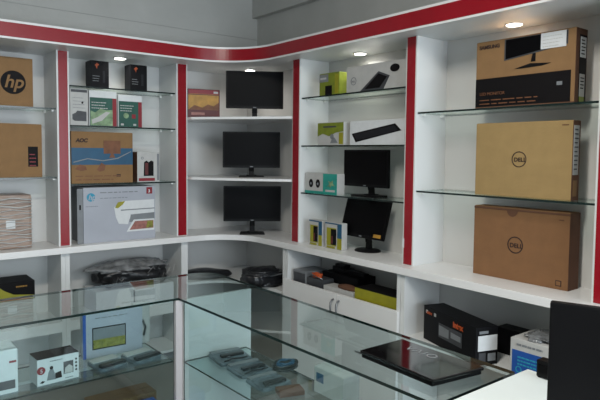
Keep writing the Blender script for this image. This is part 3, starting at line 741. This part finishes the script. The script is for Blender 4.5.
# goods on the glass shelf of the right wing
for i, (x, y, rz, w, d, lab) in enumerate(((1.61, 2.63, -8, .19, .20, 'flat grey pouch on the lower glass shelf nearest the white partition'),
                                       (1.60, 2.425, -5, .19, .19, 'flat grey pouch with a cable, middle one on the lower glass shelf'),
                                       (1.58, 2.23, -3, .17, .17, 'flat grey pouch with shiny clips furthest from the partition'))):
    t = thing('cable_pouch', lab, 'pouch', (x, y, S), rz, 'grey pouches in the right counter wing')
    lump('pouch', (w, d, .022), 21+i, .08, M['parcel'], t, flat=.4, sq=.30)
    bobj('power_brick', (-w*.30, w*.38, -.02-.02*i, .012-.02*i, .014, .031), M['cable'], t, .005)
    bobj('header_card', (-w*.45, w*.45, d*.26, d*.44, .016, .0245), M['grey'], t, .001)
    bm = B(); tube(bm, [(-w*.36, -d*.40, .020), (-w*.1, -d*.36, .026), (w*.15, -d*.40, .025), (w*.38, -d*.30, .020)], .004); obj('cable', bm, M['cable'], t, smooth=True)
    for k in range(2 if i else 1):
        bobj('clip', (-.03+k*.05, -.015+k*.05, -.04, -.03, .018, .027), M['steel'], t)
t = thing('cable_bundle', 'small heap of dark blue cables on the lower glass shelf', 'cables', (1.755, 2.33, S))
bm = B(); coil(bm, (0, 0, 0), .055, 9, .005, 4, .9); obj('coiled_cable', bm, M['cable'], t, smooth=True)
bm = B(); coil(bm, (.01, .01, .01), .04, 4, .004, 14, .9); obj('blue_cable', bm, M['blue'], t, smooth=True)
c = Carton('brown_pack', 'small brown flat pack at the end of the grey pouches', (1.58, 2.04, S), 'L', .12, .08, .022, M['card_side'], rz=-20)
c = Carton('white_box', 'white box with a small blue label beneath the counter top', (1.70, 1.93, S), 'R', .20, .10, .12, M['paper_dim']); c.p(.08, .45, .25, .35, M['blue'], 'blue_label')
c = Carton('blue_box', 'blue printed box under the laptop inside the glass counter', (1.56, 1.37, S), 'R', .22, .16, .14, M['dblue']); c.p(.1, .3, .6, .4, M['hpblue'], 'printed_panel'); c.p(.1, .3, .7, .4, M['paper_dim'], 'top_label', 0, 'top')

# ------------------------------------------------------------------ laptop on the counter
t = thing('laptop', 'closed glossy black laptop lying on the glass counter', 'laptop', (1.620, 1.372, CZ+.0005), 0)
def slab(name, pts, z0, z1, m, bev):
    bm = B(); prism(bm, pts, z0, z1); return obj(name, bm, m, t, bev, seg=3)
P4 = [(1.511, 1.538), (1.742, 1.533), (1.737, 1.150), (1.503, 1.185)]
P4 = [(x-1.620, y-1.372) for x, y in P4][::-1]
def shr(k): return [(x*k, y*k) for x, y in P4]
slab('base', shr(.965), .003, .017, M['black'], .003)
slab('lid', shr(1.0), .0175, .030, M['gloss_black'], .005)
for x, y in shr(.82):
    bm = B(); lathe(bm, [(.008, 0), (.008, .004)], c=(x, y, 0), n=12); obj('rubber_foot', bm, M['black'], t)
bm = B(); prism(bm, [(-.118, .155), (-.112, .155), (-.112, .185), (-.118, .185)], .019, .0235); obj('side_badge', bm, M['steel'], t)
o = lettering('lettering', 'VAIO', .056, M['grey'], t, 0, 0, 0, face='top', spacing=1.15)
xs = [v.co.x for v in o.data.vertices]; cx = (min(xs)+max(xs))/2
o.data.transform(Matrix.Translation((.058, .010, .0306)) @ Matrix.Rotation(R(-91.5), 4, 'Z') @ Matrix.Translation((-cx, -.018, 0)))
bm = B(); tube(bm, [(-.10, -.16, .020), (-.085, -.168, .020)], .002, 6); obj('latch', bm, M['steel'], t)

# ------------------------------------------------------------------ white desk and the dark monitor standing on it
t = thing('reception_desk', 'white topped desk abutting the end of the glass counter', 'desk', (1.62, .5, 0))
bobj('desk_top', (-.42, .275, -.55, .578, .812, .840), M['desk'], t, .003)
bobj('side_panel', (-.36, -.34, -.5, .55, 0, .812), M['white'], t); bobj('side_panel', (.235, .255, -.5, .55, 0, .812), M['white'], t)
bobj('back_panel', (-.34, .235, .52, .54, .1, .812), M['white'], t)
t = thing('computer_monitor', 'dark monitor seen from behind, cut by the right edge of the photo', 'monitor', (1.569, .525, .8405), -70.5)
w = .52; h0 = .022
bm = B(); bx(bm, -w/2-.012, w/2, -.015, .012, h0, .372); hs = obj('housing', bm, M['black'], t, .006)
bm = B(); bx(bm, -w*.20, w*.36, -.030, -.015, h0+.04, .30); obj('rear_cover', bm, M['screen'], hs, .008)
bm = B(); bx(bm, -.24, .24, .0122, .0135, h0+.015, .358); obj('display', bm, M['screen'], hs)
bm = B(); bx(bm, -.03, .03, -.04, -.015, .008, .16); obj('neck', bm, M['black'], t, .002)
bm = B(); bx(bm, -.11, .11, -.09, .07, 0, .010); obj('foot', bm, M['black'], t, .003)
t = thing('network_router', 'small flat black device at the far edge of the desk behind the dark monitor', 'router', (1.868, .972, .8405), -90)
bobj('case', (-.048, .048, -.020, .022, .004, .062), M['black'], t, .004)
bobj('front_panel', (-.04, .04, -.022, -.0205, .02, .05), M['screen'], t)
for k in range(4): bobj('rubber_foot', (-.045+.08*(k % 2), -.035+.08*(k % 2), -.015+.02*(k//2), -.005+.02*(k//2), 0, .004), M['black'], t)

# ------------------------------------------------------------------ light
W = bpy.data.worlds.new('world'); sc.world = W; W.use_nodes = True
W.node_tree.nodes['Background'].inputs[0].default_value = (.62, .74, .86, 1)
W.node_tree.nodes['Background'].inputs[1].default_value = 1.2
def area(name, loc, rot, sx, sy, e, col):
    la = bpy.data.lights.new(name, 'AREA'); la.shape = 'RECTANGLE'; la.size = sx; la.size_y = sy; la.energy = e; la.color = col
    o = bpy.data.objects.new(name, la); COL.objects.link(o); o.location = loc; o.rotation_euler = rot
area('shopfront_daylight', (1.3, -2.9, 1.5), (R(90), 0, 0), 3.0, 2.3, 120, (.84, .93, 1))
area('room_fill', (.4, 1.0, 3.1), (0, 0, 0), 1.2, .3, 60, (1, .95, .86))  # unseen fill light added below the ceiling to brighten the room

# ------------------------------------------------------------------ camera
yaw, pitch, roll, f, cy = .9019, -.05885, .00928, 578.27, 187.37
fw = Vector((math.cos(yaw)*math.cos(pitch), math.sin(yaw)*math.cos(pitch), math.sin(pitch)))
rt = Vector((math.sin(yaw), -math.cos(yaw), 0)); up = rt.cross(fw)
r2 = math.cos(roll)*rt+math.sin(roll)*up; u2 = -math.sin(roll)*rt+math.cos(roll)*up
cam = bpy.data.cameras.new('camera'); co = bpy.data.objects.new('camera', cam); COL.objects.link(co)
mw = Matrix.Identity(4)
for i in range(3): mw[i][0], mw[i][1], mw[i][2] = r2[i], u2[i], -fw[i]
mw[0][3], mw[1][3], mw[2][3] = 0, 0, 1.6
co.matrix_world = mw
cam.sensor_width = 36; cam.lens = f*36/600; cam.shift_y = -(200-cy)/600; cam.clip_start = .05
sc.camera = co
vs = sc.view_settings
vs.view_transform = 'Standard'; vs.look = 'None'; vs.exposure = .47; vs.gamma = 1; vs.use_curve_mapping = False
